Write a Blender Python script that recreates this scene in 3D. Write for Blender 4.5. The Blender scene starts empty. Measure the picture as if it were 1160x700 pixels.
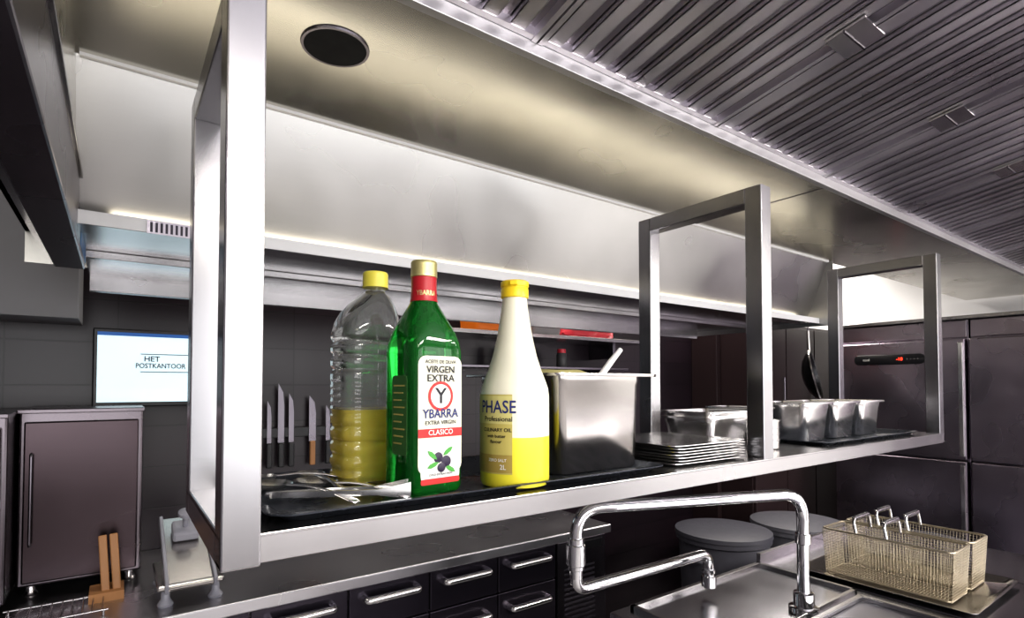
import bpy, bmesh, math
from mathutils import Vector, Matrix, noise
H=1.5
PI=math.pi
scene=bpy.context.scene
# ---------------------------------------------------------------- materials
def nt(name):
    m=bpy.data.materials.new(name); m.use_nodes=True
    n=m.node_tree.nodes; l=m.node_tree.links
    return m,n,l,n['Principled BSDF']
def plain(name,col,rough=.5,metal=0,trans=0,ior=1.45,emit=0,coat=0):
    m,n,l,b=nt(name)
    b.inputs['Base Color'].default_value=(*col,1); b.inputs['Roughness'].default_value=rough
    b.inputs['Metallic'].default_value=metal; b.inputs['Transmission Weight'].default_value=trans
    b.inputs['IOR'].default_value=ior; b.inputs['Coat Weight'].default_value=coat
    if emit:
        b.inputs['Emission Color'].default_value=(*col,1); b.inputs['Emission Strength'].default_value=emit
    tc=n.new('ShaderNodeTexCoord'); no=n.new('ShaderNodeTexNoise'); no.inputs['Scale'].default_value=35
    mr=n.new('ShaderNodeMapRange'); mr.inputs['To Min'].default_value=max(0,rough*.85); mr.inputs['To Max'].default_value=min(1,rough*1.15)
    l.new(tc.outputs['Object'],no.inputs['Vector']); l.new(no.outputs['Fac'],mr.inputs['Value']); l.new(mr.outputs['Result'],b.inputs['Roughness'])
    return m
def steel(name,col=(.62,.61,.62),r0=.235,r1=.245,scale=(2,300,300),var=.012,big=.06):
    # fine brushing plus large soft tonal drift (smudges / sheet unevenness)
    m,n,l,b=nt(name)
    b.inputs['Metallic'].default_value=1
    tc=n.new('ShaderNodeTexCoord'); mp=n.new('ShaderNodeMapping'); mp.inputs['Scale'].default_value=scale
    no=n.new('ShaderNodeTexNoise'); no.inputs['Scale'].default_value=1; no.inputs['Detail'].default_value=1
    l.new(tc.outputs['Object'],mp.inputs['Vector']); l.new(mp.outputs['Vector'],no.inputs['Vector'])
    n2=n.new('ShaderNodeTexNoise'); n2.inputs['Scale'].default_value=3.5; n2.inputs['Detail'].default_value=2
    l.new(tc.outputs['Object'],n2.inputs['Vector'])
    mr=n.new('ShaderNodeMapRange'); mr.inputs['From Min'].default_value=.3; mr.inputs['From Max'].default_value=.7
    mr.inputs['To Min'].default_value=r0-.03; mr.inputs['To Max'].default_value=r1+.03
    l.new(n2.outputs['Fac'],mr.inputs['Value']); l.new(mr.outputs['Result'],b.inputs['Roughness'])
    mx=n.new('ShaderNodeMix'); mx.data_type='RGBA'
    mx.inputs[6].default_value=(*[c*(1-var) for c in col],1); mx.inputs[7].default_value=(*[min(1,c*(1+var)) for c in col],1)
    l.new(no.outputs['Fac'],mx.inputs[0])
    m2=n.new('ShaderNodeMix'); m2.data_type='RGBA'; m2.blend_type='MULTIPLY'; m2.inputs[0].default_value=1
    cr=n.new('ShaderNodeMapRange'); cr.inputs['From Min'].default_value=.3; cr.inputs['From Max'].default_value=.7
    cr.inputs['To Min'].default_value=1-big*2; cr.inputs['To Max'].default_value=1
    l.new(n2.outputs['Fac'],cr.inputs['Value'])
    l.new(mx.outputs[2],m2.inputs[6]); l.new(cr.outputs['Result'],m2.inputs[7]); l.new(m2.outputs[2],b.inputs['Base Color'])
    return m
V=(300,300,2)
ST=steel('brushed_steel',(.52,.51,.52))
STL=steel('lip_steel',(.62,.61,.62),.40,.42)
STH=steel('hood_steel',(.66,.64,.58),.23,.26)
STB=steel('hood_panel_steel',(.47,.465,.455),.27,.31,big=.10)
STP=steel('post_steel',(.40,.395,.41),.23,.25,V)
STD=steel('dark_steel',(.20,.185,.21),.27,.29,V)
STF=steel('fridge_steel',(.44,.39,.45),.26,.28,V,.005,.08)
STW=steel('worktop_steel',(.50,.495,.53),.22,.24)
STPan=steel('pan_steel',(.52,.50,.48),.20,.23,(40,40,40))
STCut=steel('cutlery_steel',(.92,.91,.90),.18,.21,(40,40,40))
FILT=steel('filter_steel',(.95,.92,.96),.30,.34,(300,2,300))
FILM=steel('filter_back_shaded',(.46,.43,.48),.32,.36,(300,2,300))  # darker copy of the filter steel, shade painted on set-back slats
FILD=plain('filter_recess',(.06,.055,.07),.5,.6)  # recess shade put into the colour of filter gaps; also joints, vents
CHR=plain('chrome',(.80,.80,.81),.06,1)
BLACK=plain('black_plastic',(.012,.012,.014),.3)
TRAYM=plain('tray_dark',(.05,.056,.07),.28,.4)
DRAW=plain('drawer_front',(.05,.043,.058),.24,.7)
WHITE=plain('white_paint',(.84,.84,.85),.5)
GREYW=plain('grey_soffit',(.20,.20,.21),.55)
GLASSG=plain('green_glass',(.03,.50,.07),.02,0,.88,1.45)
PET=plain('clear_pet',(.96,.98,.95),.04,0,.97,1.10,coat=1)
OIL=plain('sunflower_oil',(.95,.78,.10),.03,0,.55,1.2)
YCAP=plain('yellow_plastic',(.88,.64,.03),.35)
YCAP2=plain('pale_yellow_cap',(.76,.68,.10),.35)
MILK=plain('milky_plastic',(.80,.78,.64),.3)
MARG=plain('liquid_margarine',(.80,.72,.06),.3)
GOLD=plain('gold_cap',(.60,.54,.25),.3,.6)
REDW=plain('red_wrap',(.42,.02,.03),.35)
LABELG=plain('label_olive',(.50,.43,.13),.45)
LABELW=plain('label_white',(.76,.76,.74),.45)
RED=plain('label_red',(.58,.03,.03),.45)
INK=plain('ink_black',(.012,.012,.02),.5)
INKB=plain('ink_blue',(.02,.03,.16),.5)
OLV=plain('olive_dark',(.03,.02,.05),.3)
LEAF=plain('leaf_green',(.08,.35,.06),.4)
WOOD=plain('beech_wood',(.38,.19,.08),.5)
ORANGE=plain('orange_plastic',(.95,.24,.02),.4)
PINK=plain('red_bag',(.80,.06,.09),.3)
GREYP=plain('bin_grey',(.085,.085,.105),.45)
BASK=plain('basket_wire',(.52,.46,.35),.32,.85)
SCR=plain('screen_on',(.70,.88,.95),.4,emit=.6)
SCRB=plain('screen_bar',(.02,.12,.4),.4,emit=.3)
REDL=plain('red_digits',(1,.05,.02),.4,emit=3)
BLUET=plain('blue_reflection',(.05,.22,.55),.4)  # colour of the painted monitor reflection on the hood beam
SEAL=plain('hole_dark',(.01,.01,.01),.8)
def tiles(name,c1,c2,mortar,w,h,plane,rough=.2):
    m,n,l,b=nt(name)
    tc=n.new('ShaderNodeTexCoord'); s=n.new('ShaderNodeSeparateXYZ'); c=n.new('ShaderNodeCombineXYZ')
    l.new(tc.outputs['Object'],s.inputs[0])
    a={'xz':('X','Z'),'yz':('Y','Z'),'xy':('X','Y')}[plane]
    l.new(s.outputs[a[0]],c.inputs[0]); l.new(s.outputs[a[1]],c.inputs[1])
    br=n.new('ShaderNodeTexBrick'); br.offset=0
    br.inputs['Scale'].default_value=1; br.inputs['Brick Width'].default_value=w; br.inputs['Row Height'].default_value=h
    br.inputs['Mortar Size'].default_value=.0025
    br.inputs['Color1'].default_value=(*c1,1); br.inputs['Color2'].default_value=(*c2,1); br.inputs['Mortar'].default_value=(*mortar,1)
    l.new(c.outputs[0],br.inputs['Vector']); l.new(br.outputs['Color'],b.inputs['Base Color'])
    b.inputs['Roughness'].default_value=rough
    bp=n.new('ShaderNodeBump'); bp.inputs['Strength'].default_value=.3; bp.invert=True
    l.new(br.outputs['Fac'],bp.inputs['Height']); l.new(bp.outputs[0],b.inputs['Normal'])
    return m
TILE=tiles('dark_wall_tile',(.014,.009,.013),(.018,.011,.016),(.006,.004,.006),.3,.15,'xz',.30)
FLOOR=tiles('floor_tile',(.30,.29,.30),(.33,.32,.33),(.16,.16,.16),.3,.3,'xy',.35)
CEIL=tiles('ceiling_tile',(.7,.7,.7),(.72,.72,.72),(.4,.4,.4),.6,.6,'xy',.8)
# ---------------------------------------------------------------- mesh helpers
def group(name):
    e=bpy.data.objects.new(name,None); e.empty_display_size=.05; scene.collection.objects.link(e); return e
def fin(name,bm,mat,parent=None,smooth=True,ang=35,M=None):
    if M is not None: bmesh.ops.transform(bm,matrix=M,verts=bm.verts)
    bmesh.ops.recalc_face_normals(bm,faces=bm.faces)
    me=bpy.data.meshes.new(name); bm.to_mesh(me); bm.free()
    mats=mat if isinstance(mat,(list,tuple)) else [mat]
    for k in mats: me.materials.append(k)
    if smooth:
        me.polygons.foreach_set('use_smooth',[True]*len(me.polygons)); me.set_sharp_from_angle(angle=math.radians(ang))
    o=bpy.data.objects.new(name,me); scene.collection.objects.link(o)
    if parent: o.parent=parent
    return o
def box(name,x,y,z,mat,parent=None,bev=.0015,M=None,seg=2):
    bm=bmesh.new(); bmesh.ops.create_cube(bm,size=1)
    for v in bm.verts:
        v.co=Vector(((x[0]+x[1])/2+v.co.x*(x[1]-x[0]),(y[0]+y[1])/2+v.co.y*(y[1]-y[0]),(z[0]+z[1])/2+v.co.z*(z[1]-z[0])))
    if bev: bmesh.ops.bevel(bm,geom=bm.edges[:],offset=bev,segments=seg,affect='EDGES',profile=.5)
    return fin(name,bm,mat,parent,M=M,smooth=False)
def rr(w,d,r,z,cx=0,cy=0,n=6):
    r=min(r,w/2,d/2); pts=[]
    for q,(sx,sy) in enumerate(((1,1),(-1,1),(-1,-1),(1,-1))):
        for i in range(n+1):
            a=q*PI/2+i*PI/2/n
            pts.append(Vector((cx+sx*(w/2-r)+r*math.cos(a),cy+sy*(d/2-r)+r*math.sin(a),z)))
    return pts
def loftbm(rings,cap0=True,cap1=True,bm=None):
    bm=bm or bmesh.new(); vs=[[bm.verts.new(p) for p in r] for r in rings]; n=len(rings[0])
    for a,b in zip(vs,vs[1:]):
        for i in range(n): bm.faces.new((a[i],a[(i+1)%n],b[(i+1)%n],b[i]))
    if cap0: bm.faces.new(vs[0][::-1])
    if cap1: bm.faces.new(vs[-1])
    return bm
def loft(name,rings,mat,parent=None,M=None,cap0=True,cap1=True,ang=40):
    return fin(name,loftbm(rings,cap0,cap1),mat,parent,M=M,ang=ang)
def lathe(name,prof,mat,parent=None,M=None,n=32,cap0=True,cap1=True,ang=40):
    rings=[[Vector((r*math.cos(2*PI*i/n),r*math.sin(2*PI*i/n),z)) for i in range(n)] for r,z in prof]
    return loft(name,rings,mat,parent,M,cap0,cap1,ang)
def fillet(pts,r,n=8):
    pts=[Vector(p) for p in pts]; out=[pts[0]]
    for a,b,c in zip(pts,pts[1:],pts[2:]):
        u=(a-b); v=(c-b); t=min(r,u.length*.49,v.length*.49); p0=b+u.normalized()*t; p1=b+v.normalized()*t
        for i in range(n+1):
            s=i/n; out.append((1-s)**2*p0+2*s*(1-s)*b+s*s*p1)
    out.append(pts[-1]); return out
def tubebm(pts,r,seg=12,bm=None,cap=True):
    pts=[Vector(p) for p in pts]; rs=r if isinstance(r,list) else [r]*len(pts)
    t0=(pts[1]-pts[0]).normalized(); nrm=t0.orthogonal().normalized(); rings=[]
    for i,p in enumerate(pts):
        t=(pts[min(i+1,len(pts)-1)]-pts[max(i-1,0)]).normalized()
        nrm=(nrm-t*nrm.dot(t)).normalized(); bi=t.cross(nrm)
        rings.append([p+rs[i]*(math.cos(2*PI*k/seg)*nrm+math.sin(2*PI*k/seg)*bi) for k in range(seg)])
    return loftbm(rings,cap,cap,bm)
def tube(name,pts,r,mat,parent=None,seg=12,M=None): return fin(name,tubebm(pts,r,seg),mat,parent,M=M,ang=60)
def textmesh(s,size,align='CENTER'):
    c=bpy.data.curves.new('t','FONT'); c.body=s; c.size=size; c.align_x=align; c.align_y='CENTER'; c.extrude=0; c.resolution_u=3; c.offset=size*.012
    o=bpy.data.objects.new('t',c); scene.collection.objects.link(o)
    dg=bpy.context.evaluated_depsgraph_get(); dg.update()
    me=bpy.data.meshes.new_from_object(o.evaluated_get(dg)); bm=bmesh.new(); bm.from_mesh(me)
    bpy.data.objects.remove(o); bpy.data.meshes.remove(me); return bm
def text(name,s,size,M,mat,parent,xs=1,wrap=None):
    bm=textmesh(s,size)
    for v in bm.verts:
        v.co.x*=xs
        if wrap:
            R,a0,zc=wrap; a=a0+v.co.x/R
            v.co=Vector((R*math.cos(a),R*math.sin(a),zc+v.co.y))
    return fin(name,bm,mat,parent,smooth=False,M=M)
def T(x,y,z): return Matrix.Translation((x,y,z))
def RZ(a): return Matrix.Rotation(math.radians(a),4,'Z')
def RX(a): return Matrix.Rotation(math.radians(a),4,'X')
def RY(a): return Matrix.Rotation(math.radians(a),4,'Y')
# ================================================================ ROOM (z relative to eye height)
X0,X1,Y0,Y1=-1.7,4.6,-3.0,2.4; ZF=-H; ZC=1.15
box('floor',(X0-.1,X1+.1),(Y0-.1,Y1+.1),(ZF-.1,ZF),FLOOR,bev=0)
box('ceiling',(X0-.1,X1+.1),(Y0-.1,Y1+.1),(ZC,ZC+.1),CEIL,bev=0)
box('wall_back',(X0-.1,X1+.1),(Y1,Y1+.1),(ZF,ZC),TILE,bev=0)
box('wall_left',(X0-.1,X0),(Y0,Y1),(ZF,ZC),plain('wall_paint_mid',(.18,.17,.19),.6),bev=0)
box('wall_right',(X1,X1+.1),(Y0,Y1),(ZF,ZC),WHITE,bev=0)
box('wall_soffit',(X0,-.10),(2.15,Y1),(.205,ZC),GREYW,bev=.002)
WF=plain('wall_paint_grey',(.45,.44,.45),.6)
g=group('wall_front')
box('below_sill',(X0-.1,X1+.1),(Y0-.1,Y0),(ZF,-.7),WF,g,bev=0)
box('above_head',(X0-.1,X1+.1),(Y0-.1,Y0),(.95,ZC),WF,g,bev=0)
wins=[(-1.5,.35),(.55,2.35),(2.55,4.4)]
xs=[X0-.1]+[v for w_ in wins for v in w_]+[X1+.1]
for i in range(0,len(xs),2): box('pier_%d'%(i//2),(xs[i],xs[i+1]),(Y0-.1,Y0),(-.7,.95),WF,g,bev=0)
for i,(a,b) in enumerate(wins):
    g=group('added_window_%d'%(i+1))  # invented windows behind the camera, added to carry fill lights
    for nme,xx,zz in (('frame_left',(a,a+.05),(-.7,.95)),('frame_right',(b-.05,b),(-.7,.95)),('frame_bottom',(a,b),(-.7,-.65)),('frame_top',(a,b),(.90,.95)),('mullion',((a+b)/2-.02,(a+b)/2+.02),(-.65,.90))):
        box(nme,xx,(Y0-.07,Y0-.02),zz,WHITE,g,bev=.002)
    L=bpy.data.lights.new('window_fill_light_%d'%i,'AREA'); L.shape='RECTANGLE'; L.size=b-a-.1; L.size_y=1.5; L.energy=26; L.color=(1,.98,.96)  # area lamp added in the opening to brighten the room and steel
    o=bpy.data.objects.new('window_fill_light',L); o.location=((a+b)/2,Y0-.01,.12); scene.collection.objects.link(o); o.parent=g
    o.rotation_euler=Vector((0,1,0)).to_track_quat('-Z','Z').to_euler()
# ================================================================ HOOD
hood=group('extractor_hood')
HX0,HX1=-.065,2.61; XE=4.55
YA,ZA=.72,.56; YB,ZB=1.167,.56; YL,ZL=1.265,.30
def quadbox(name,p,thick,mat,parent,x0,x1):
    n=len(p); off=[]
    for i in range(n):
        a=Vector(p[max(i-1,0)]); b=Vector(p[min(i+1,n-1)]); t=(b-a).normalized(); off.append(Vector((p[i][0]-t.y*thick,p[i][1]+t.x*thick)))
    prof=[Vector(q) for q in p]+off[::-1]
    rings=[[Vector((x,q.x,q.y)) for q in prof] for x in (x0,x1)]
    return fin(name,loftbm(rings),mat,parent,smooth=False)
box('canopy_underside',(HX0-.02,XE),(YA,YB+.004),(ZA,ZA+.004),STH,hood,bev=0)
box('canopy_lip',(HX0-.02,XE),(YA-.016,YA),(ZA-.012,ZA+.020),STL,hood)
box('underside_strip',(1.62,1.624),(YA,YB),(ZA-.0012,ZA),STD,hood,bev=0)  # thin dark strip across the canopy underside
quadbox('rear_panel',[(YB,ZB),(YL,ZL)],.004,STB,hood,HX0,HX1)
box('panel_top_flange',(HX0+.005,HX1-.01),(YB-.010,YB-.002),(ZB-.006,ZB),WHITE,hood,bev=0)
box('gutter_front',(HX0,HX1),(YL-.055,YL+.02),(ZL-.018,ZL-.004),ST,hood)
box('gutter_lip',(HX0,HX1),(YL-.058,YL-.0545),(ZL-.018,ZL+.006),WHITE,hood,bev=0)
box('rear_underside',(HX0,HX1),(YL+.02,1.86),(ZL-.006,ZL),ST,hood,bev=0)
box('rear_lip',(HX0,HX1),(1.86,1.89),(ZL-.045,ZL+.02),ST,hood)
box('rear_rib',(HX0,HX1),(1.50,1.52),(ZL-.022,ZL-.006),ST,hood)
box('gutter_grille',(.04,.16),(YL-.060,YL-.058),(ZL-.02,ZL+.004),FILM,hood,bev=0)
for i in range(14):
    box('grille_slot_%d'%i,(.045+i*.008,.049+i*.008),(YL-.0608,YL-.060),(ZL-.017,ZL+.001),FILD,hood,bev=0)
box('end_cheek_right',(HX1,HX1+.006),(YB-.02,1.89),(ZL-.03,ZB),STB,hood,bev=0)
box('end_cheek_left',(HX0-.02,HX0),(YA-.3,1.89),(.36,.60),STH,hood,bev=0)
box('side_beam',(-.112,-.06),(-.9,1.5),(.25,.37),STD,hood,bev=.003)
box('beam_top_flange',(-.118,-.055),(-.9,1.5),(.37,.378),ST,hood,bev=.001)
box('beam_reflection',(-.0598,-.0592),(1.30,1.49),(.262,.36),BLUET,hood,bev=0)  # blue strip painted where the beam edge reflects the monitor
box('outer_shell_top',(-.2,XE),(-.9,1.89),(1.0,1.01),STH,hood,bev=0)
box('outer_shell_back',(-.2,HX1+.05),(1.885,1.89),(.32,1.0),STH,hood,bev=0)
box('outer_shell_left',(-.2,-.19),(-.9,1.89),(.40,1.0),STH,hood,bev=0)
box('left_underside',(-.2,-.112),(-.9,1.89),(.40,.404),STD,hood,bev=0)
L=bpy.data.lights.new('gutter_fill','AREA'); L.shape='RECTANGLE'; L.size=HX1-HX0-.1; L.size_y=.03; L.energy=1.1; L.color=(1,.90,.72)  # hidden lamp added in the gutter to brighten the rear panel
o=bpy.data.objects.new('gutter_fill',L); scene.collection.objects.link(o); o.parent=hood
o.location=((HX0+HX1)/2,YL-.035,ZL+.004)
o.rotation_euler=Vector((0,.0,1)).to_track_quat('-Z','Y').to_euler()
lathe('duct_collar',[(.050,-.003),(.054,-.003),(.055,.0),(.052,.002),(.050,.002)],STD,hood,M=T(.285,.895,ZA),cap0=False,cap1=False)
lathe('duct_hole',[(.0001,-.0015),(.050,-.0015),(.050,0)],SEAL,hood,M=T(.285,.895,ZA-.001))
slope=.18
def zf(y): return ZA+.012+(YA-.016-y)*slope
bmA=bmesh.new()
def prism(bm,x0,x1,y0,y1,dz0,dz1,mi):
    vs=[]
    for y in (y0,y1):
        for x,dz in ((x0,dz0),(x1,dz0),(x1,dz1),(x0,dz1)):
            vs.append(bm.verts.new((x,y,zf(y)+dz)))
    for f in ((0,1,2,3),(4,7,6,5),(0,4,5,1),(1,5,6,2),(2,6,7,3),(3,7,4,0)):
        bm.faces.new([vs[i] for i in f]).material_index=mi
rows=[(.145,.703),(-.43,.135),(-.88,-.44)]
fx0=-.45; nf=10; fw=.505
for (ya,yb) in rows:
    for k in range(nf):
        xa=fx0+k*fw; xb=xa+fw-.004
        if xb>XE: break
        prism(bmA,xa,xa+.010,ya,yb,-.004,.03,0); prism(bmA,xb-.010,xb,ya,yb,-.004,.03,0)
        prism(bmA,xa,xb,ya,ya+.012,-.002,.03,0); prism(bmA,xa,xb,yb-.010,yb,-.002,.03,0)
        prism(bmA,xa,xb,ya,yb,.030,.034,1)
        m=9; w=(fw-.024)/m
        for i in range(m):
            s=xa+.010+i*w
            prism(bmA,s+w*.10,s+w*.62,ya+.012,yb-.01,0,.0025,0)
            prism(bmA,s+w*.10,s+w*.15,ya+.012,yb-.01,0,.014,0)
            prism(bmA,s+w*.57,s+w*.62,ya+.012,yb-.01,0,.014,0)
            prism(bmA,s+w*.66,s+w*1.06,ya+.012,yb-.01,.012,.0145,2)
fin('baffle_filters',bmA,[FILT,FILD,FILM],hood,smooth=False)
for (ya,yb) in rows[:2]:
    for k in range(1,nf-1):
        xc=fx0+(k+.99)*fw; yc=(ya+yb)/2
        bm=bmesh.new(); prism(bm,xc-.042,xc+.042,yc-.035,yc+.030,-.006,-.002,0)
        fin('filter_handle_plate_%d'%k,bm,STCut,hood,smooth=False)
        bm=bmesh.new(); prism(bm,xc-.042,xc+.042,yc-.003,yc,-.009,-.004,0)
        fin('filter_handle_fold_%d'%k,bm,STD,hood,smooth=False)
# ================================================================ PASS SHELF
sh=group('pass_shelf')
ZS=-.155; YF=.62; YK=.955; pw=.038
PX=[.086,1.094,2.128]
box('shelf_sheet',(PX[0],PX[2]+pw),(YF,YK),(ZS-.004,ZS),ST,sh,bev=.001)
box('shelf_front_edge',(PX[0],PX[2]+pw),(YF+.0005,YF+.004),(ZS-.031,ZS-.0005),ST,sh,bev=.001)
box('shelf_front_return',(PX[0],PX[2]+pw),(YF+.004,YF+.03),(ZS-.031,ZS-.028),ST,sh,bev=0)
box('shelf_back_edge',(PX[0],PX[2]+pw),(YK-.004,YK),(ZS-.031,ZS-.0005),ST,sh,bev=.001)
for i,x in enumerate(PX):
    zb=ZS-.034 if i==0 else ZS-.002
    y0=YF-.002 if i==0 else YF
    box('post_front_%d'%i,(x,x+pw),(y0,YF+pw),(zb,.425),STP,sh,bev=.002)
    box('post_back_%d'%i,(x,x+pw),(YK-pw,YK),(zb,.425),STP,sh,bev=.002)
    box('top_bar_%d'%i,(x,x+pw),(YF+pw-.001,YK-pw+.001),(.425-.034,.425),STP,sh,bev=.002)
    if i==0:
        box('bottom_bar',(x,x+pw),(YF+pw-.001,YK-pw+.001),(ZS-.034,ZS+.002),ST,sh,bev=.002)
# ================================================================ PANS
def pan(name,cx,cy,z,w,d,h,mat=STPan,rot=0,taper=.012,stack=1,rim=.012):
    g=group(name); M=T(cx,cy,z)@RZ(rot)
    r=.02
    for s in range(stack):
        q=s*.014
        R=[rr(w-2*rim-2*taper,d-2*rim-2*taper,r,0+q),rr(w-2*rim-2*taper+.006,d-2*rim-2*taper+.006,r,.004+q),
           rr(w-2*rim-.004,d-2*rim-.004,r,h-.02+q),rr(w-2*rim,d-2*rim,r,h-.014+q),rr(w-2*rim,d-2*rim,r,h-.004+q),rr(w-.001,d-.001,r+.006,h-.005+q),
           rr(w,d,r+.006,h-.003+q),rr(w-.001,d-.001,r+.006,h+q),rr(w-2*rim,d-2*rim,r,h+q),rr(w-2*rim-.003,d-2*rim-.003,r,h-.003+q),
           rr(w-2*rim-2*taper-.003,d-2*rim-2*taper-.003,r,.006+q),rr(w-2*rim-2*taper-.01,d-2*rim-2*taper-.01,r,.003+q)]
        loft('pan_shell_%d'%s,R,mat,g,M=M,ang=50)
    return g
TZ=ZS+.003
g=pan('gastronorm_pan',.696,.815,TZ,.258,.300,.172,rim=.025,taper=.008)
bm=bmesh.new(); bmesh.ops.create_icosphere(bm,subdivisions=3,radius=1)
for v in bm.verts:
    k=1+.12*noise.noise(v.co*3)+.2*noise.noise(v.co*6); v.co=Vector((v.co.x*.078*k,v.co.y*.11*k,v.co.z*.022*k))
fin('pan_food',bm,plain('mashed_food',(.55,.5,.22),.7),g,M=T(.696,.82,TZ+.160))
tube('spoon_handle',[(.74,.80,TZ+.12),(.785,.79,TZ+.165),(.815,.785,TZ+.20),(.840,.782,TZ+.225)],[.007,.007,.0065,.005],WHITE,g)
g=group('serving_tray')
R=[rr(.62,.27,.02,0),rr(.646,.296,.03,.010),rr(.665,.312,.03,.011),rr(.666,.313,.03,.013),rr(.644,.294,.03,.0125),rr(.618,.268,.02,.0025)]
loft('tray_shell',R,TRAYM,g,M=T(.468,.785,ZS+.0003),ang=50)
# ================================================================ GREEN OLIVE OIL BOTTLE
TB=ZS+.003
g=group('olive_oil_bottle'); M=T(.360,.718,TB)@RZ(6)
P=[(.070,.010,0.0),(.080,.013,.003),(.085,.014,.010),(.085,.014,.200),(.084,.018,.212),(.081,.024,.224),(.074,.030,.238),(.062,.031,.252),(.050,.025,.262),(.041,.0205,.269),(.036,.018,.276),(.033,.0165,.290),(.033,.0165,.306)]
loft('bottle_glass',[rr(w,w,r,z) for w,r,z in P],GLASSG,g,M=M)
loft('neck_wrap',[rr(w,w,w/2,z) for w,z in ((.0405,.272),(.0385,.276),(.0365,.290),(.0365,.307),(.034,.308))],REDW,g,M=M)
text('wrap_text','YBARRA',.010,M,GOLD,g,.8,wrap=(.0192,math.radians(-112),.283))
rg=[rr(.033,.033,.0165,.307),rr(.0385,.0385,.0193,.308)]
for i in range(6): rg+=[rr(.0385,.0385,.0193,.310+i*.003),rr(.0375,.0375,.0188,.3115+i*.003)]
rg+=[rr(.0385,.0385,.0193,.328),rr(.036,.036,.018,.331)]
loft('screw_cap',rg,GOLD,g,M=M)
def flat(name,x,z,off,mat,face='f',r=.004):
    w=x[1]-x[0]; h=z[1]-z[0]; pts=rr(w,h,r,0,n=4)
    bm=bmesh.new()
    a=[bm.verts.new((p.x+(x[0]+x[1])/2,-off,p.y+(z[0]+z[1])/2)) for p in pts]
    b=[bm.verts.new((p.x+(x[0]+x[1])/2,-off+.0006,p.y+(z[0]+z[1])/2)) for p in pts]
    bm.faces.new(a); bm.faces.new(b[::-1]); n=len(a)
    for i in range(n): bm.faces.new((a[i],a[(i+1)%n],b[(i+1)%n],b[i]))
    R0=Matrix.Identity(4) if face=='f' else RZ(-90)
    return fin(name,bm,mat,g,smooth=False,M=M@R0)
LM=plain('label_ivory',(.74,.73,.60),.5)
flat('label_main',(-.036,.036),(.030,.192),.0432,LM,r=.012)
flat('label_red_band',(-.036,.036),(.080,.092),.0436,RED,r=.001)
flat('label_lower',(-.032,.032),(.018,.078),.0438,LABELW,r=.010)
flat('label_red_foot',(-.032,.032),(.016,.024),.0441,RED,r=.003)
def ft(s,size,x,z,mat,off=.0445,xs=1): text('label_text_'+s.split()[0].lower(),s,size,M@T(x,-off,z)@RX(90),mat,g,xs)
ft('ACEITE DE OLIVA',.0068,0,.184,INK,xs=.95)
ft('VIRGEN',.0135,0,.173,INK,xs=1.0)
ft('EXTRA',.0135,0,.161,INK,xs=1.1)
ft('YBARRA',.0175,0,.112,INKB,xs=.9)
ft('EXTRA VIRGIN',.0078,0,.100,INK,xs=1.0)
ft('CLASICO',.010,0,.0865,LABELW,xs=1)
lathe('emblem_ring',[(.0165,0),(.0205,0),(.0205,.0005),(.0165,.0005)],RED,g,M=M@T(0,-.0438,.1365)@RX(90),cap0=False,cap1=False)
lathe('emblem_disc',[(.0165,0),(.0165,.0003)],LABELW,g,M=M@T(0,-.0438,.1365)@RX(90))
ft('Y',.030,0,.136,INK,.0447)
for i,(ox,oz,rr_) in enumerate(((-.004,.052,.0075),(.009,.046,.008),(.001,.038,.0065))):
    lathe('olive_print_%d'%i,[(rr_,0),(rr_*.8,.0004)],OLV,g,M=M@T(ox,-.0441-.0004*i,oz)@RX(90),n=20)
for i,(ox,oz,a) in enumerate(((-.014,.056,40),(.012,.060,-35),(-.013,.042,-20),(.016,.035,30))):
    bm=bmesh.new(); pts=[(-.010,0),(-.004,.003),(.004,.003),(.010,0),(.004,-.003),(-.004,-.003)]
    bm.faces.new([bm.verts.new((p[0],0,p[1])) for p in pts])
    fin('leaf_print_%d'%i,bm,LEAF,g,smooth=False,M=M@T(ox,-.0447,oz)@RY(a))
ft('COLD EXTRACTION',.0042,0,.029,INK,.0447)
flat('side_label',(-.014,.026),(.055,.165),.0432,plain('side_label_green',(.05,.16,.04),.5),'l',r=.006)
for i in range(9):
    flat('side_text_line_%d'%i,(-.009,.020-.004*(i%3)),(.150-i*.010,.1520-i*.010),.0437,LABELG,'l',r=.0005)
# ================================================================ CLEAR OIL BOTTLE
g=group('cooking_oil_bottle'); M=T(.324,.848,TB)
rings=[rr(.080,.072,.02,0),rr(.096,.088,.022,.004)]
z=.012
def wv(z):
    s=.5+.5*math.cos((z)*2*PI/.022); return .100-.006*(s**3)
while z<.232:
    w=wv(z) if (z<.095 or z>.165) else .100-.002*(.5+.5*math.cos(z*2*PI/.012)); rings.append(rr(w,w*.92,.024,z)); z+=.00275
for w,r,z,cx in ((.099,.026,.236,0),(.096,.032,.250,.001),(.088,.036,.266,.004),(.070,.034,.282,.008),(.052,.026,.293,.012),(.038,.019,.300,.014),(.031,.0155,.303,.014),(.031,.0155,.312,.014)):
    rings.append(rr(w,w*.94 if w>.04 else w,r,z,cx))
loft('bottle_body',rings,PET,g,M=M)
orr=[rr(w*1.0-.006,w*.92-.006,.02,z) for z,w in [(.004,.09)]+[(.012+i*.006,wv(.012+i*.006)) for i in range(18)]]
loft('oil_fill',orr,OIL,g,M=M)
rg=[rr(.041,.041,.0205,.309,.014)]
for i in range(3): rg.append(rr(.041,.041,.0205,.311+i*.006,.014)); rg.append(rr(.0395,.0395,.0197,.314+i*.006,.014))
rg+=[rr(.041,.041,.0205,.330,.014),rr(.037,.037,.0185,.334,.014)]
loft('screw_cap',rg,YCAP2,g,M=M)
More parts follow.
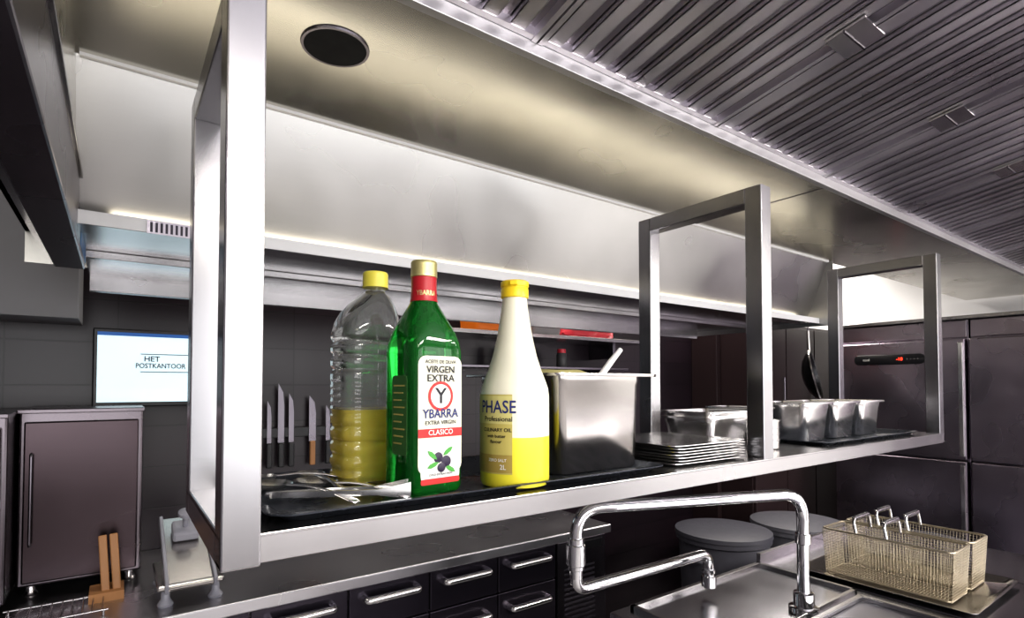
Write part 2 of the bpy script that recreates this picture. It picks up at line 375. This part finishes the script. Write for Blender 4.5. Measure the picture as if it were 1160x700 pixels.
# ================================================================ SQUEEZE BOTTLE
g=group('squeeze_bottle'); M=T(.500,.686,TB)
lathe('body_lower',[(.046,0),(.051,.002),(.053,.008),(.0532,.075)],MARG,g,M=M,n=48,cap1=False)
lathe('body_upper',[(.0532,.0751),(.053,.135),(.0515,.147),(.047,.160),(.041,.176),(.0345,.196),(.0285,.222),(.0235,.250),(.020,.275),(.0185,.288)],MILK,g,M=M,n=48,cap0=False)
lathe('flip_cap',[(.0185,.286),(.0215,.287),(.0215,.300),(.0205,.3015),(.0205,.303),(.022,.304),(.022,.311),(.019,.313)],YCAP,g,M=M)
box('cap_tab',(-.006,.006),(-.026,-.018),(.304,.310),YCAP,g,bev=.001,M=M@RZ(-40))
def patch(name,R,a0,a1,z0,z1,mat,n=24):
    bm=bmesh.new(); rows=[]
    for z in (z0,z1):
        rows.append([bm.verts.new((R*math.cos(math.radians(a0+(a1-a0)*i/n)),R*math.sin(math.radians(a0+(a1-a0)*i/n)),z)) for i in range(n+1)])
    for i in range(n): bm.faces.new((rows[0][i],rows[0][i+1],rows[1][i+1],rows[1][i]))
    return fin(name,bm,mat,g,M=M)
patch('label_base',.0537,140,230,.022,.138,LABELG)
patch('label_photo',.0540,140,230,.024,.050,plain('label_photo_brown',(.36,.27,.07),.5))
patch('label_top',.0540,140,230,.095,.136,plain('label_yellow_pale',(.60,.55,.22),.5))
def wt(s,size,ang,z,mat,xs=1): text('label_text_'+s.lower(),s,size,M,mat,g,xs,wrap=(.0545,math.radians(ang),z))
wt('PHASE',.026,203,.119,INKB,.85); wt('Professional',.010,205,.102,INK); wt('CULINARY OIL',.0075,203,.086,INK); wt('with butter',.007,203,.077,INK); wt('flavour',.007,203,.069,INK)
wt('ZERO SALT',.006,205,.042,LABELW); wt('2L',.010,215,.032,LABELW)
# ================================================================ CUTLERY
def spoon(name,L,x,y,z,rot,bw=.022,tilt=0):
    g=group(name); M=T(x,y,z)@RZ(rot)@RY(tilt)
    bm=bmesh.new(); nu,nv=18,12; grid=[]
    bl=bw*1.45
    for i in range(nu+1):
        row=[]; s=-1+2*i/nu; hw=bw*math.sqrt(max(0.004,1-s*s))*(1-.12*s)
        for j in range(nv+1):
            t=-1+2*j/nv
            row.append(bm.verts.new((bl*s,hw*t,.002+.013*(s*s+t*t*(1-s*s)))))
        grid.append(row)
    for i in range(nu):
        for j in range(nv): bm.faces.new((grid[i][j],grid[i+1][j],grid[i+1][j+1],grid[i][j+1]))
    bmesh.ops.solidify(bm,geom=bm.faces[:],thickness=.0012)
    fin('bowl',bm,STCut,g,M=M)
    rings=[]
    for s in range(17):
        u=s/16; xx=bl*.93+u*(L-bl); w=.0036+.0048*u**2.2; zz=.014+.010*math.sin(u*PI)*.6-.009*u
        if s==16: w*=.6
        rings.append([Vector((xx,a*w,zz+b*.0016)) for a,b in ((-1,-.3),(-.6,-1),(.6,-1),(1,-.3),(1,.3),(.6,1),(-.6,1),(-1,.3))])
    loft('handle',rings,STCut,g,M=M,ang=80)
spoon('serving_spoon',.165,.232,.800,TB+.0015,-62,.025)
spoon('serving_spoon.001',.165,.178,.815,TB+.0015,-66,.023)
spoon('table_spoon',.13,.175,.885,TB+.0015,-20,.018)
spoon('ladle_spoon',.15,.245,.870,TB+.0015,-88,.020)
g=group('serving_tongs'); M=T(.160,.735,TB+.004)@RZ(-22)
for s in (-1,1):
    rings=[]
    for i in range(13):
        u=i/12; xx=u*.17; yy=s*(.003+.012*math.sin(u*PI*.55)); w=.004 if u<.75 else .004+.008*(u-.75)*4
        rings.append([Vector((xx,yy+a,.010+b)) for a,b in ((-.0012,-w*.8),(.0012,-w*.8),(.0012,w),(-.0012,w))])
    loft('tong_arm_%d'%(s+1),rings,STCut,g,M=M)
tube('tong_hinge',[(0,-.004,.010),(-.005,0,.010),(0,.004,.010)],.004,STCut,g,M=M)
# ================================================================ LID STACK
g=group('pan_lid_stack')
for i in range(7):
    q=i*.0056; w=.240-.001*(i%3); d=.235; M=T(.966+.002*((i*7)%3-1),.765,ZS+q+.001)@RZ(((i*5)%3-1)*1.0)
    R=[rr(w-.03,d-.03,.02,.0),rr(w-.012,d-.012,.02,.004),rr(w,d,.022,.0045),rr(w,d,.022,.0060),rr(w-.014,d-.014,.02,.0058),rr(w-.034,d-.034,.02,.0018)]
    if i==6: R=[rr(w-.03,d-.03,.02,.0),rr(w-.012,d-.012,.02,.004),rr(w,d,.022,.0045),rr(w,d,.022,.006),rr(w-.02,d-.02,.02,.0065),rr(w-.036,d-.036,.02,.004),rr(w-.07,d-.07,.02,.004)]
    loft('lid_%d'%i,R,STCut,g,M=M,ang=50)
# ================================================================ RIGHT PANS
g=group('baking_tray')
R=[rr(.58,.235,.02,0),rr(.60,.255,.02,.009),rr(.615,.27,.025,.0095),rr(.615,.27,.025,.011),rr(.60,.255,.02,.0105),rr(.578,.233,.02,.002)]
loft('tray_shell',R,TRAYM,g,M=T(1.74,.782,ZS+.0003),ang=50)
for i in range(3): pan('gastronorm_pan',1.535+i*.168,.79,TZ,.162,.176,.105,STCut)
pan('gastronorm_pan',1.245,.862,ZS+.0005,.20,.17,.075,STCut,stack=2)
pan('gastronorm_pan',1.402,.865,ZS+.0005,.105,.17,.095,STCut)
g=group('round_container')
M=T(1.285,.73,ZS+.0005)
lathe('cup',[(.034,0),(.037,.003),(.037,.066),(.0395,.067),(.0395,.070),(.036,.070),(.0355,.066),(.0355,.006),(.03,.004)],STPan,g,M=M)
for zz in (.02,.035,.05): lathe('cup_ring',[(.0368,zz),(.0382,zz+.001),(.0382,zz+.003),(.0368,zz+.004)],ST,g,M=M,cap0=False,cap1=False)
# ================================================================ ISLAND
g=group('island_counter'); ZI=-.62
box('island_body',(1.14,2.66),(-.30,1.03),(ZF,ZI-.04),STD,g,bev=.002)
box('island_top',(1.10,2.70),(-.34,1.07),(ZI-.04,ZI),STW,g,bev=.004)
box('griddle_plate',(1.18,1.72),(.05,.69),(ZI-.002,ZI+.010),steel('griddle_steel',(.34,.34,.38),.25,.3),g,bev=.003)
for i,(a,b,c,d) in enumerate(((1.17,1.73,.690,.705),(1.72,1.735,.04,.70))): box('griddle_rim_%d'%i,(a,b),(c,d),(ZI-.002,ZI+.022),ST,g,bev=.002)
box('basin_rim_back',(1.16,1.80),(1.035,1.05),(ZI-.002,ZI+.012),ST,g)
box('basin_rim_left',(1.16,1.175),(.735,1.05),(ZI-.002,ZI+.012),ST,g)
box('basin_rim_right',(1.785,1.80),(.735,1.05),(ZI-.002,ZI+.012),ST,g)
box('basin_rim_front',(1.16,1.80),(.735,.748),(ZI-.002,ZI+.012),ST,g)
box('worktop_joint',(1.83,1.834),(-.34,1.07),(ZI-.001,ZI+.0008),FILD,g,bev=0)
box('worktop_joint_b',(2.30,2.304),(-.34,1.07),(ZI-.001,ZI+.0008),FILD,g,bev=0)
box('upstand',(1.83,2.70),(1.055,1.07),(ZI-.002,ZI+.03),ST,g)
g=group('draining_tray')
R=[rr(.40,.44,.02,0),rr(.42,.46,.02,.012),rr(.44,.48,.02,.0125),rr(.44,.48,.02,.014),rr(.42,.46,.02,.0135),rr(.398,.438,.02,.002)]
loft('tray_shell',R,STPan,g,M=T(2.06,.705,ZI+.0015),ang=50)
def basket(name,cx,cy,z,w,d,h):
    g=group(name)
    bm=bmesh.new(); s=.0085
    def face(o,u,v,nu,nv):
        vs=[[bm.verts.new(Vector(o)+Vector(u)*i/nu+Vector(v)*j/nv) for j in range(nv+1)] for i in range(nu+1)]
        for i in range(nu):
            for j in range(nv): bm.faces.new((vs[i][j],vs[i+1][j],vs[i+1][j+1],vs[i][j+1]))
    nw,nd,nh=round(w/s),round(d/s),round(h/s)
    t=.008
    face((-w/2+t,-d/2+t,0),(w-2*t,0,0),(0,d-2*t,0),nw,nd)
    def q(a,b,c,dd,nu,nv):
        vs=[[bm.verts.new((Vector(a)*(1-i/nu)+Vector(b)*i/nu)*(1-j/nv)+(Vector(dd)*(1-i/nu)+Vector(c)*i/nu)*j/nv) for j in range(nv+1)] for i in range(nu+1)]
        for i in range(nu):
            for j in range(nv): bm.faces.new((vs[i][j],vs[i+1][j],vs[i+1][j+1],vs[i][j+1]))
    B=[(-w/2+t,-d/2+t,0),(w/2-t,-d/2+t,0),(w/2-t,d/2-t,0),(-w/2+t,d/2-t,0)]; U=[(-w/2,-d/2,h),(w/2,-d/2,h),(w/2,d/2,h),(-w/2,d/2,h)]
    for i,n in ((0,nw),(1,nd),(2,nw),(3,nd)): q(B[i],B[(i+1)%4],U[(i+1)%4],U[i],n,nh)
    bmesh.ops.remove_doubles(bm,verts=bm.verts,dist=.0005)
    o=fin('wire_mesh',bm,BASK,g,smooth=False,M=T(cx,cy,z))
    wf=o.modifiers.new('wf','WIREFRAME'); wf.thickness=.0016; wf.use_even_offset=False; wf.use_replace=True
    for zz,off,r in ((h,0,.0035),(0.002,-t,.002)):
        pts=[(p.x,p.y,zz) for p in rr(w+2*off,d+2*off,.015,0,n=4)]; pts.append(pts[0]); 
        tube('rim_wire',pts,r,BASK,g,8,M=T(cx,cy,z))
    for k,hy in enumerate((-.01,.075)):
        hp=fillet([(-w/2+.005,hy,h),(-w/2+.005,hy+.008,h+.045),(w/2-.005,hy+.016,h+.045),(w/2-.005,hy+.010,h)],.02)
        tube('handle_hoop_%d'%k,hp,.0048,CHR,g,10,M=T(cx,cy,z))
        for j in range(9):
            xx=-w/2+.028+j*(w-.056)/8
            lathe('handle_rib',[(.005,-.0025),(.0085,-.0018),(.0085,.0018),(.005,.0025)],CHR,g,M=T(cx+xx,cy+hy+.012,z+h+.045)@RY(90),n=10)
    return g
basket('fryer_basket',1.975,.705,ZI+.006,.145,.35,.142)
basket('fryer_basket.001',2.145,.705,ZI+.006,.145,.35,.142)
# ================================================================ POT FILLER FAUCET
g=group('pot_filler_faucet')
za=-.297; zb2=-.492
E=(.900,.985)
tube('riser_and_arm',fillet([(1.530,.759,ZI+.001),(1.530,.759,za),(E[0],E[1],za),(E[0],E[1],zb2+.03)],.07,12),.0158,CHR,g,20)
tube('second_arm',fillet([(E[0],E[1],zb2+.07),(E[0],E[1],zb2),(1.418,.978,zb2),(1.418,.978,ZI+.035)],.06,12),.0150,CHR,g,20)
def ringz(n,x,y,z,r,h,mat=CHR): lathe(n,[(r*.9,-h/2),(r,-h/2+.002),(r,h/2-.002),(r*.9,h/2)],mat,g,M=T(x,y,z),n=28)
ringz('swivel_joint',E[0],E[1],zb2+.085,.023,.05); ringz('swivel_band',E[0],E[1],zb2+.115,.0195,.02)
ringz('swivel_collar',E[0],E[1],zb2+.055,.0195,.012)
ringz('base_flange',1.53,.759,ZI+.009,.038,.016); ringz('base_collar',1.53,.759,ZI+.035,.026,.04); ringz('riser_joint',1.53,.759,ZI+.20,.020,.03)
ringz('aerator',1.418,.978,ZI+.045,.021,.035); ringz('aerator_band',1.418,.978,ZI+.075,.0185,.012)
# ================================================================ BACK COUNTER
g=group('back_counter'); ZW=-.60; YC=1.68
box('worktop',(-1.6,1.74),(YC,2.399),(ZW-.035,ZW),steel('counter_steel',(.58,.57,.59),.28,.32),g,bev=.004)
box('carcass',(-1.58,1.73),(YC+.045,2.39),(ZF+.1,ZW-.035),STD,g,bev=0)
box('plinth',(-1.55,1.70),(YC+.12,2.35),(ZF,ZF+.1),BLACK,g,bev=0)
for i in range(9):
    xa=1.449-(i+1)*.283; xb=xa+.277
    for r_,(z0,z1) in enumerate(((-.775,-.642),(-.985,-.781),(-1.38,-.991))):
        box('drawer_%d_%d'%(i,r_),(xa,xb),(YC+.022,YC+.045),(z0,z1),DRAW,g,bev=.002)
        zc=z0+(z1-z0)*(.72 if r_<2 else .9)
        xc=(xa+xb)/2
        tube('handle_%d_%d'%(i,r_),fillet([(xc-.09,YC+.022,zc),(xc-.09,YC-.008,zc),(xc+.09,YC-.008,zc),(xc+.09,YC+.022,zc)],.012,5),.0125,STCut,g,12)
box('condenser_panel',(1.455,1.725),(YC+.022,YC+.045),(-1.38,-.642),STD,g,bev=.002)
box('control_display',(1.60,1.70),(YC+.019,YC+.022),(-.69,-.655),BLACK,g,bev=.001)
for i in range(18): box('vent_%d'%i,(1.49,1.66),(YC+.0205,YC+.0225),(-1.10+i*.02,-1.092+i*.02),FILD,g,bev=0)
APD=steel('appliance_door',(.075,.058,.064),.24,.26,V)
APC=steel('appliance_body',(.17,.15,.165),.25,.27,V)
def appliance(name,x,y,z,handle):
    g=group(name)
    box('cabinet',x,y,z,APC,g,bev=.006)
    box('door',(x[0]+.012,x[1]-.012),(y[0]-.014,y[0]),(z[0]+.012,z[1]-.03),APD,g,bev=.004)
    box('top_trim',(x[0]-.003,x[1]+.003),(y[0]-.018,y[1]),(z[1]-.006,z[1]+.006),APC,g,bev=.002)
    hx=x[0]+.03 if handle<0 else x[1]-.03
    tube('door_handle',fillet([(hx,y[0]-.014,z[0]+.12),(hx,y[0]-.030,z[0]+.12),(hx,y[0]-.030,z[1]-.12),(hx,y[0]-.014,z[1]-.12)],.008,5),.004,STD,g,10)
    for i,(fx,fy) in enumerate(((x[0]+.03,y[0]+.03),(x[1]-.03,y[0]+.03),(x[0]+.03,y[1]-.03),(x[1]-.03,y[1]-.03))):
        lathe('foot_%d'%i,[(.016,0),(.018,.004),(.012,.012),(.012,z[0]-ZW)],ST,g,M=T(fx,fy,ZW))
appliance('warming_cabinet',(-.222,.068),(2.06,2.38),(-.57,-.075),-1)
appliance('warming_cabinet.001',(-.62,-.228),(1.92,2.38),(-.57,-.080),1)
g=group('knife_block'); M=T(-.015,1.95,ZW)
bm=bmesh.new(); vs=[bm.verts.new(p) for p in ((-.04,-.05,0),(.04,-.05,0),(.04,.06,0),(-.04,.06,0),(-.04,-.035,.02),(.04,-.035,.02),(.04,.06,.02),(-.04,.06,.02))]
for f in ((0,1,2,3),(4,5,6,7),(0,1,5,4),(1,2,6,5),(2,3,7,6),(3,0,4,7)): bm.faces.new([vs[i] for i in f])
fin('block_base',bm,WOOD,g,smooth=False,M=M)
for i in range(2): box('slat_%d'%i,(-.012+i*.026,.008+i*.026),(-.012,.030),(.0,.16),WOOD,g,bev=.003,M=M@T(0,.0,.01)@RY(-4)@RX(-12))
g=group('wire_rack')
for i in range(10): tube('rod_%d'%i,[(-.22+i*.022,1.80,ZW+.012),(-.22+i*.022,1.93,ZW+.012)],.002,ST,g,8)
for yy in (1.80,1.93): tube('rail',[(-.23,yy,ZW+.012),(-.01,yy,ZW+.012)],.003,ST,g,8)
for xx in (-.22,-.02):
    for yy in (1.80,1.93): tube('leg',[(xx,yy,ZW),(xx,yy,ZW+.012)],.003,ST,g,8)
g=group('vegetable_slicer'); M=T(.175,1.90,ZW)
WPL=plain('grey_enamel',(.30,.30,.34),.3)
for i,(fx,fy) in enumerate(((-.06,-.13),(.06,-.13),(-.06,.08),(.06,.08))):
    lathe('foot_%d'%i,[(.018,0),(.020,.006),(.011,.02),(.010,.05)],WPL,g,M=M@T(fx,fy,0))
box('base_plate',(-.08,.08),(-.15,.10),(.045,.060),STPan,g,bev=.004,M=M)
box('inclined_deck',(-.055,.055),(-.17,.15),(-.006,.006),STPan,g,bev=.003,M=M@T(0,0,.115)@RX(24))
for s in (-1,1): box('side_rail_%d'%(s+1),(s*.058-.005,s*.058+.005),(-.17,.15),(-.012,.018),WPL,g,bev=.003,M=M@T(0,0,.115)@RX(24))
box('hand_guard',(-.035,.035),(.02,.09),(.008,.04),WPL,g,bev=.008,M=M@T(0,0,.115)@RX(24))
lathe('guard_knob',[(.008,0),(.010,.03),(.022,.04),(.022,.05),(.010,.058)],WPL,g,M=M@T(0,0,.115)@RX(24)@T(0,.055,.04))
tube('rear_strut',[(0,.12,.055),(0,.12,.160)],.008,WPL,g,10,M=M)
# monitor
g=group('wall_monitor')
Yt=2.30; xa,xb,za_,zb_=-.068,.350,-.075,.192
box('bezel',(xa,xb),(Yt,Yt+.035),(za_,zb_),BLACK,g,bev=.004)
box('screen',(xa+.012,xb-.012),(Yt-.001,Yt+.002),(za_+.016,zb_-.012),SCR,g,bev=0)
box('screen_topbar',(xa+.012,xb-.012),(Yt-.0025,Yt),(zb_-.024,zb_-.012),SCRB,g,bev=0)
text('screen_text_a','HET',.026,T(.098,Yt-.004,.090)@RX(90),INK,g); text('screen_text_b','POSTKANTOOR',.024,T(.125,Yt-.004,.066)@RX(90),INK,g,.85)
for i,(a,b,c,d) in enumerate(((.065,.225,.106,.1085),(.065,.225,.044,.0465),(.2225,.225,.044,.1085))): box('logo_frame_%d'%i,(a,b),(Yt-.003,Yt-.001),(c,d),INK,g,bev=0)
box('mount',(.09,.18),(Yt+.035,2.40),(.0,.12),BLACK,g)
# knives
g=group('magnetic_knife_rack')
box('magnet_bar',(.46,.98),(2.37,2.399),(-.215,-.175),BLACK,g,bev=.002)
for i,(x,L_,w,hm) in enumerate(((.50,.17,.016,BLACK),(.545,.24,.024,BLACK),(.585,.20,.02,BLACK),(.67,.19,.028,WOOD),(.735,.15,.018,BLACK),(.80,.2,.03,BLACK))):
    z0=-.235
    prof=[(-w/2,z0),(w/2,z0),(w/2,z0+L_*.62),(w*.3,z0+L_*.85),(-w*.45,z0+L_),(-w/2,z0+L_*.9)]
    rings=[[Vector((x+a,yy,b)) for a,b in prof] for yy in (2.366,2.3695)]
    fin('blade_%d'%i,loftbm(rings),STD,g,smooth=False)
    box('knife_handle_%d'%i,(x-.011,x+.011),(2.356,2.372),(z0-.10,z0),hm,g,bev=.004)
# wall shelf with containers
g=group('wall_shelf')
box('shelf_board',(.95,2.45),(2.08,2.399),(.232,.250),ST,g)
box('shelf_board_low',(1.0,2.45),(2.22,2.399),(.085,.097),STD,g)
for x in (1.1,2.3):
    box('bracket',(x,x+.02),(2.2,2.399),(.15,.232),STD,g); box('bracket_low',(x,x+.02),(2.3,2.399),(.03,.085),STD,g)
def crate(name,x,y,z,w,d,h,mat):
    g=group(name)
    R=[rr(w-.03,d-.03,.02,0),rr(w-.02,d-.02,.02,.005),rr(w-.008,d-.008,.025,h-.012),rr(w,d,.028,h-.011),rr(w,d,.028,h),rr(w-.012,d-.012,.025,h),rr(w-.03,d-.03,.02,.006)]
    loft('tub',R,mat,g,M=T(x,y,z))
crate('plastic_tub',1.46,2.18,.2505,.30,.18,.095,ORANGE)
crate('plastic_tub.001',1.74,2.2,.2505,.20,.2,.055,plain('grey_tub',(.35,.34,.36),.4))
bm=bmesh.new(); bmesh.ops.create_icosphere(bm,subdivisions=4,radius=1)
for v in bm.verts:
    k=1+.22*noise.noise(v.co*2.2)+.08*noise.noise(v.co*7); v.co=Vector((v.co.x*.19*k,v.co.y*.08*k,max(-.03,v.co.z*.055*k)))
fin('food_bag',bm,PINK,None,M=T(2.07,2.18,.281))
for i,x in enumerate((1.60,1.69,1.98)):
    g=group('spice_jar' if i==0 else 'spice_jar.%03d'%i)
    lathe('jar',[(.026,0),(.028,.003),(.028,.07),(.022,.08)],plain('spice_%d'%i,((.35,.1,.04),(.3,.25,.15),(.1,.1,.1))[i],.4),g,M=T(x,2.28,.0975))
    lathe('lid',[(.024,.078),(.024,.098),(.021,.1)],(BLACK,WHITE,PINK)[i%3],g,M=T(x,2.28,.0975))
# ================================================================ FRIDGES
def fridge(name,ya,yb,disp):
    g=group(name); xf=3.90; zt=.37
    box('cabinet',(xf,X1-.01),(ya,yb),(ZF+.1,zt),STF,g,bev=.003)
    box('head_panel',(xf-.02,xf),(ya+.003,yb-.003),(zt-.10,zt-.003),STF,g,bev=.003)
    box('upper_door',(xf-.055,xf),(ya+.004,yb-.004),(-.42,zt-.11),STF,g,bev=.006)
    box('lower_door',(xf-.055,xf),(ya+.004,yb-.004),(ZF+.13,-.43),STF,g,bev=.006)
    box('door_grip',(xf-.066,xf-.054),(ya+.012,ya+.035),(-.40,zt-.13),STCut,g,bev=.003)
    box('door_grip_low',(xf-.066,xf-.054),(ya+.012,ya+.035),(ZF+.2,-.45),STCut,g,bev=.003)
    for i,yy in enumerate((ya+.06,yb-.06)):
        lathe('foot_%d'%i,[(.025,0),(.02,.02),(.02,.1)],ST,g,M=T(xf+.06,yy,ZF)); lathe('foot_b%d'%i,[(.025,0),(.02,.02),(.02,.1)],ST,g,M=T(X1-.1,yy,ZF))
    if disp:
        yc=(ya+yb)/2+.03
        R=[[Vector((xx,yc+p.x,.155+p.y)) for p in rr(.38-2*t,.062-2*t,.028,0)] for xx,t in ((xf-.054,0),(xf-.062,0),(xf-.064,.003))]
        loft('controller',R,BLACK,g)
        text('digits','-18',.026,T(xf-.0655,yc-.06,.156)@RZ(-90)@RX(90),REDL,g)
        text('logo','cool',.022,T(xf-.0655,yc+.12,.156)@RZ(-90)@RX(90),LABELW,g)
        for i in range(4): lathe('button_%d'%i,[(.004,0),(.004,.001)],ST,g,M=T(xf-.064,yc-.10-i*.018,.155)@RY(-90),n=12)
fridge('upright_fridge',.995,1.69,True)
fridge('upright_fridge.001',.29,.985,False)
fridge('upright_fridge.002',-.42,.28,False)
box('trim_fridge_top',(3.86,X1-.01),(-.42,1.69),(.372,.392),ST,bev=.002)
g=group('tall_cupboard')
CB=plain('cupboard_brown',(.035,.022,.024),.3)
box('carcass',(3.35,X1-.01),(1.98,2.399),(ZF,.42),CB,g)
for i in range(3): box('door_%d'%i,(3.36+i*.40,3.75+i*.40),(1.96,1.98),(ZF+.08,.40),CB,g,bev=.003)
for i in range(3): tube('handle_%d'%i,[(3.70+i*.40,1.945,-.2),(3.70+i*.40,1.945,.05)],.006,STD,g,8)
g=group('doorway_frame')
box('jamb',(3.30,3.345),(2.2,2.399),(ZF,.42),CB,g)
g=group('hanging_wok')
cxw,cyw,czw=3.12,1.48,.05
M=T(cxw,cyw,czw)@RZ(20)@RX(78)
lathe('wok_bowl',[(.04,-.05),(.09,-.035),(.125,-.01),(.138,.01),(.140,.012),(.134,.012),(.12,-.006),(.085,-.03),(.04,-.045)],plain('iron_black',(.02,.02,.022),.25,.8),g,M=M)
lathe('wok_rim',[(.136,.008),(.145,.010),(.145,.016),(.136,.017)],STCut,g,M=M,cap0=False,cap1=False)
tube('wok_handle',[(0,.135,.01),(0,.25,.03)],.008,STPan,g,M=M)
hp=M@Vector((0,.245,.03))
tube('ceiling_hook_rod',[tuple(hp),(hp.x,hp.y,ZC)],.004,STD,g)
def bin_(name,x,y,col):
    g=group(name)
    lathe('barrel',[(.17,0),(.19,.01),(.225,.68),(.24,.69),(.24,.715),(.225,.715),(.215,.70),(.18,.03)],col,g,M=T(x,y,ZF),n=40)
    lathe('lid',[(.238,.712),(.245,.715),(.243,.735),(.20,.745),(.10,.752),(.02,.754)],col,g,M=T(x,y,ZF),n=40)
    for s in (-1,1): tube('grip',fillet([(x+s*.225,y-.05,ZF+.62),(x+s*.265,y-.05,ZF+.62),(x+s*.265,y+.05,ZF+.62),(x+s*.225,y+.05,ZF+.62)],.02),.01,col,g,8)
bin_('waste_bin',2.62,1.72,GREYP); bin_('waste_bin.001',3.12,1.58,plain('bin_grey_b',(.12,.12,.14),.45)); bin_('waste_bin.002',3.20,1.03,GREYP)
# ================================================================ ADDED FILL LIGHTS
def area(name,x,y,z,sx,sy,power,col=(1,.94,.86)):
    g=group(name)
    L=bpy.data.lights.new(name+'_lamp','AREA'); L.shape='RECTANGLE'; L.size=sx; L.size_y=sy; L.energy=power; L.color=col
    o=bpy.data.objects.new('lamp',L); o.location=(x,y,z-.03); scene.collection.objects.link(o); o.parent=g
    box('housing',(x-sx/2-.02,x+sx/2+.02),(y-sy/2-.02,y+sy/2+.02),(z-.025,z),WHITE,g)
area('ceiling_fill',.4,-1.7,ZC,1.2,.5,85)  # unseen overhead lamps with housings, added as fill for the room
area('ceiling_fill.001',2.4,-1.7,ZC,1.2,.5,85)
area('ceiling_fill.002',3.6,2.12,ZC,1.6,.3,36)
area('ceiling_fill.003',-1.0,1.3,ZC,.5,1.0,6)
area('ceiling_fill.004',3.8,-1.7,ZC,.8,.5,50)
area('ceiling_fill.005',1.2,2.2,ZC,2.0,.2,12)
w=bpy.data.worlds.new('world'); scene.world=w; w.use_nodes=True
w.node_tree.nodes['Background'].inputs[0].default_value=(.75,.8,.9,1); w.node_tree.nodes['Background'].inputs[1].default_value=1.0
# ================================================================ shift to floor z=0, recentre groups
for o in [o for o in scene.objects if o.parent is None]:
    if o.type=='EMPTY':
        cs=[c for c in o.children]
        mn=Vector((1e9,)*3); mx=Vector((-1e9,)*3)
        for c in cs:
            pts=[v.co+c.location for v in c.data.vertices] if c.type=='MESH' else [c.location]
            for p in pts:
                for i in range(3): mn[i]=min(mn[i],p[i]); mx[i]=max(mx[i],p[i])
        ctr=Vector(((mn.x+mx.x)/2,(mn.y+mx.y)/2,mn.z))
        for c in cs: c.location=c.location-ctr
        o.location=ctr
    o.location.z+=H
cam=bpy.data.cameras.new('camera'); co=bpy.data.objects.new('camera',cam); scene.collection.objects.link(co)
pitch_=math.radians(1.5)
co.location=(0,0,H); co.rotation_euler=(PI/2+pitch_,0,math.radians(-35.8))
cam.sensor_width=36; cam.lens=620/1160*36; cam.shift_y=(86-620*math.tan(pitch_))/1160; cam.clip_start=.02
scene.camera=co
scene.view_settings.view_transform='Standard'
try: scene.view_settings.look='Medium High Contrast'
except Exception as e: print('look',e)
